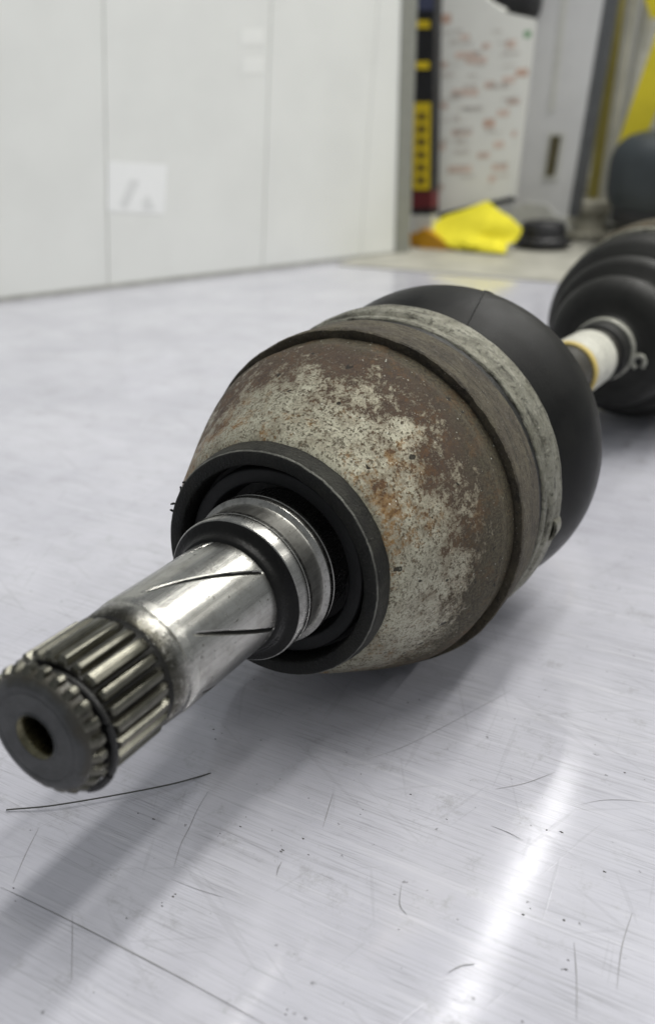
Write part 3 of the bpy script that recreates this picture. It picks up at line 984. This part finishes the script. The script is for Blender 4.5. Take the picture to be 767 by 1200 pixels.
# yellow rag
M_RAG = plain('yellow_rag', (0.90, 0.80, 0.04), 0.85, 0, 0.06, 2, 0.3)
outline = [(496, 270), (520, 254), (545, 246), (571, 236), (585, 248), (597, 255), (611, 268), (609, 276), (603, 284), (594, 286), (592, 298), (578, 300), (560, 298), (540, 297), (525, 289), (510, 280)]
M_ = len(outline)
cx = sum(p[0] for p in outline) / M_; cy = sum(p[1] for p in outline) / M_
V, F = [], []
NR = 16
for j in range(NR + 1):
    t = j / NR
    for k, (px, py) in enumerate(outline):
        qx, qy = cx + (px - cx) * t, cy + (py - cy) * t
        base_x = 30.4 + (298 - qy) * .022
        tri = lambda v: abs((v % 2) - 1) * 2 - 1
        fold = .22 * tri((qx * .7 + qy) * .030) + .10 * tri((qx * .25 - qy) * .055 + .4) + (.45 if qy > 284 and qx > 548 else 0)
        p = at(qx, qy, base_x - fold * (1 - t * .4))
        V.append((p.x, p.y, max(.14, p.z)))
for j in range(NR):
    for k in range(M_):
        k2 = (k + 1) % M_
        F.append((j * M_ + k, j * M_ + k2, (j + 1) * M_ + k2, (j + 1) * M_ + k))
rag = mesh_obj('rag', V, F, M_RAG, None, sharp=80)
bmx = bmesh.new(); bmx.from_mesh(rag.data); bmesh.ops.remove_doubles(bmx, verts=bmx.verts, dist=1e-5); bmx.to_mesh(rag.data); bmx.free()
mdf = rag.modifiers.new('solid', 'SOLIDIFY'); mdf.thickness = .06 * U
tag(rag, 'crumpled bright yellow rag lying at the far end of the table', 'rag')
ot = slab_px('rag_shade', [(487, 272), (497, 268), (530, 290), (541, 297), (490, 291)], 30.55, 0, M_ORG, None, 0, .5)  # orange slab paints the shadow side of the rag
tag(ot, 'small orange slab painting the shaded left side of the yellow rag', 'rag shade')


def blob(name, px0, px1, py0, py1, x, depth, mat, label, cat, pw=2.6, seg=28, wob=.06, parent=None, flat=None):
    """rounded solid (superellipsoid) of that outline at distance x"""
    a = at(px0, (py0 + py1) / 2, x); b = at(px1, (py0 + py1) / 2, x)
    c = at((px0 + px1) / 2, py0, x); d = at((px0 + px1) / 2, py1, x)
    ctr = Vector((x + depth / 2, (a.y + b.y) / 2, (c.z + d.z) / 2))
    ry, rz, rx = abs(a.y - b.y) / 2, abs(c.z - d.z) / 2, depth / 2
    V, F = [], []
    n1 = seg // 2
    sg = lambda v: (1 if v >= 0 else -1) * abs(v) ** (2 / pw)
    for i in range(n1 + 1):
        ph = -PI / 2 + PI * i / n1
        for k in range(seg):
            th = 2 * PI * k / seg
            q = Vector((rx * sg(math.cos(ph)) * sg(math.cos(th)), ry * sg(math.cos(ph)) * sg(math.sin(th)), rz * sg(math.sin(ph))))
            q *= 1 + wob * nz(q.x * 1.5 + x, q.y * 1.5, q.z * 1.5)
            V.append(tuple(ctr + q))
    for i in range(n1):
        for k in range(seg):
            k2 = (k + 1) % seg
            F.append((i * seg + k, i * seg + k2, (i + 1) * seg + k2, (i + 1) * seg + k))
    o = mesh_obj(name, V, F, mat, parent)
    bmx = bmesh.new(); bmx.from_mesh(o.data); bmesh.ops.remove_doubles(bmx, verts=bmx.verts, dist=1e-6); bmx.to_mesh(o.data); bmx.free()
    if label: tag(o, label, cat)
    return o


M_BLUEGREY = plain('blue_grey_vinyl', (0.035, 0.044, 0.050), 0.5, 0, 0.15, 1)
M_PALEGREY = plain('pale_part_metal', (0.46, 0.44, 0.36), 0.5, 0.1, 0.35, 1.5)
M_DKPART = plain('dark_part', (0.05, 0.05, 0.042), 0.5, 0.2, 0.4, 2)


def vlathe(name, x, y, prof, mat, parent=None, seg=40, squash=1.0, loc=None):
    V, F = [], []
    for (r, z) in prof:
        for k in range(seg):
            a = 2 * PI * k / seg
            V.append((x + r * math.cos(a), y + r * squash * math.sin(a), z))
    for i in range(len(prof) - 1):
        for k in range(seg):
            k2 = (k + 1) % seg
            F.append((i * seg + k, i * seg + k2, (i + 1) * seg + k2, (i + 1) * seg + k))
    return mesh_obj(name, V, F, mat, parent)


g = on_table(634, 292)
bc = vlathe('rubber_cap', g.x, g.y, [(.01, .13), (1.0, .13), (1.06, .18), (1.05, .42), (.98, .5), (.92, .52), (.90, .95), (.80, 1.08), (.5, 1.12), (.48, 1.02), (.01, 1.0)], M_BLK)
tag(bc, 'low black rubber cap between the yellow rag and the far boot', 'rubber cap')
vlathe('cap_lip', g.x, g.y, [(1.04, .20), (1.16, .22), (1.17, .30), (1.04, .34)], M_BLK, bc)
FIT = [((686, 281), 1.7, M_PALEGREY, 'pale flanged metal fitting right of the black rubber cap'),
       ((722, 270), 1.5, M_DKPART, 'small dark metal fitting between two pale fittings below the blue-grey drum'),
       ((768, 284), 1.9, M_PALEGREY, 'pale flanged metal fitting at the right edge below the blue-grey drum'),
       ((694, 262), 2.4, M_PALEGREY, 'tall pale metal fitting beside the foot of the locker door')]
for (pp, k, m, lb) in FIT:
    g = on_table(*pp)
    o = vlathe('metal_fitting', g.x, g.y, [(.01, .13), (.62 * k, .13), (.66 * k, .18), (.66 * k, .32), (.60 * k, .36), (.42 * k, .40), (.40 * k, .70 * k), (.52 * k, .74 * k), (.52 * k, .95 * k), (.44 * k, .99 * k), (.28 * k, .99 * k), (.26 * k, .6 * k), (.01, .6 * k)], m, seg=24)
    tag(o, lb, 'metal part')
    for q in range(4):
        a = q * PI / 2 + .6
        v, f = box_data(g.x + .53 * k * math.cos(a) - .06, g.x + .53 * k * math.cos(a) + .06, g.y + .53 * k * math.sin(a) - .06, g.y + .53 * k * math.sin(a) + .06, .345, .43)
        mesh_obj('bolt_head', v, f, M_DKPART, o, smooth=False)
drum = blob('drum', 700, 850, 152, 266, 33.0, 4.2, M_BLUEGREY, 'large dark blue-grey rounded drum at the right edge behind the far boot', 'drum', 3.0, 40, .01)
blob('drum_base', 706, 850, 240, 272, 33.3, 3.6, M_BLK, None, None, 4, parent=drum, wob=.02)

# pipes, strap and rail at the upper right
M_PIPE = plain('cream_pipe', (0.48, 0.47, 0.40), 0.45, 0, 0.15, 1)
M_STRAP = plain('yellow_strap', (0.72, 0.60, 0.02), 0.5, 0, 0.1, 1)
M_OCHRE = plain('ochre_strip', (0.33, 0.28, 0.06), 0.6, 0, 0.2, 1)


def rod(name, p0, p1, x, r, mat, label, cat):
    a = at(*p0, x); b = at(*p1, x)
    o = tube_path(name, [a + (b - a) * (i / 6) for i in range(7)], r, mat, None, 14)
    return tag(o, label, cat)


rod('pipe', (748, -60), (702, 262), 37.0, .22, M_PIPE, 'slim cream pipe standing just right of the locker door edge', 'pipe')
rod('pipe', (774, -60), (716, 262), 37.4, .36, M_WPL, 'thick white pipe second from the locker door edge', 'pipe')
rod('pipe', (733, -60), (690, 262), 38.0, .26, M_OCHRE, 'dull ochre pipe between the locker door edge and the cream pipe', 'pipe')
sp_ = slab_px('strap', [(775, 20), (815, 20), (752, 170), (722, 170)], 35.6, 0, M_STRAP, None, 0, .12)
tag(sp_, 'slanting yellow strap hanging down behind the blue-grey drum', 'strap')
sp_ = slab_px('strap', [(742, -40), (800, -40), (800, 14), (762, 22)], 36.4, 0, M_STRAP, None, 0, .12)
tag(sp_, 'short yellow strap end at the top right corner above the white pipe', 'strap')
# dark machine behind the sheet, with a pale cable
mc = blob('motor', 560, 628, -60, 24, 34.0, 1.6, M_BLK, 'dark machine part above the top edge of the printed sheet', 'machine part', 5, wob=.04)
cb = [at(560, -40, 33.2), at(564, -5, 33.0), at(576, 8, 32.8), at(592, 16, 32.6)]
cable = tube_path('cable', [Vector(p) for p in cb], .16, M_WPL, None, 10)
tag(cable, 'short white cable curling over the top of the printed sheet', 'cable')

# wall at the back of the workshop
M_BACK = plain('grey_back_wall', (0.42, 0.42, 0.39), 0.7, 0, 0.12, 0.15)
v, f = box_data(44.5, 45.2, -30, 26, -1.0, 34)
bw = mesh_obj('back_wall', v, f, M_BACK, None, smooth=False)
tag(bw, 'plain grey wall at the back of the workshop', 'wall', kind='structure')
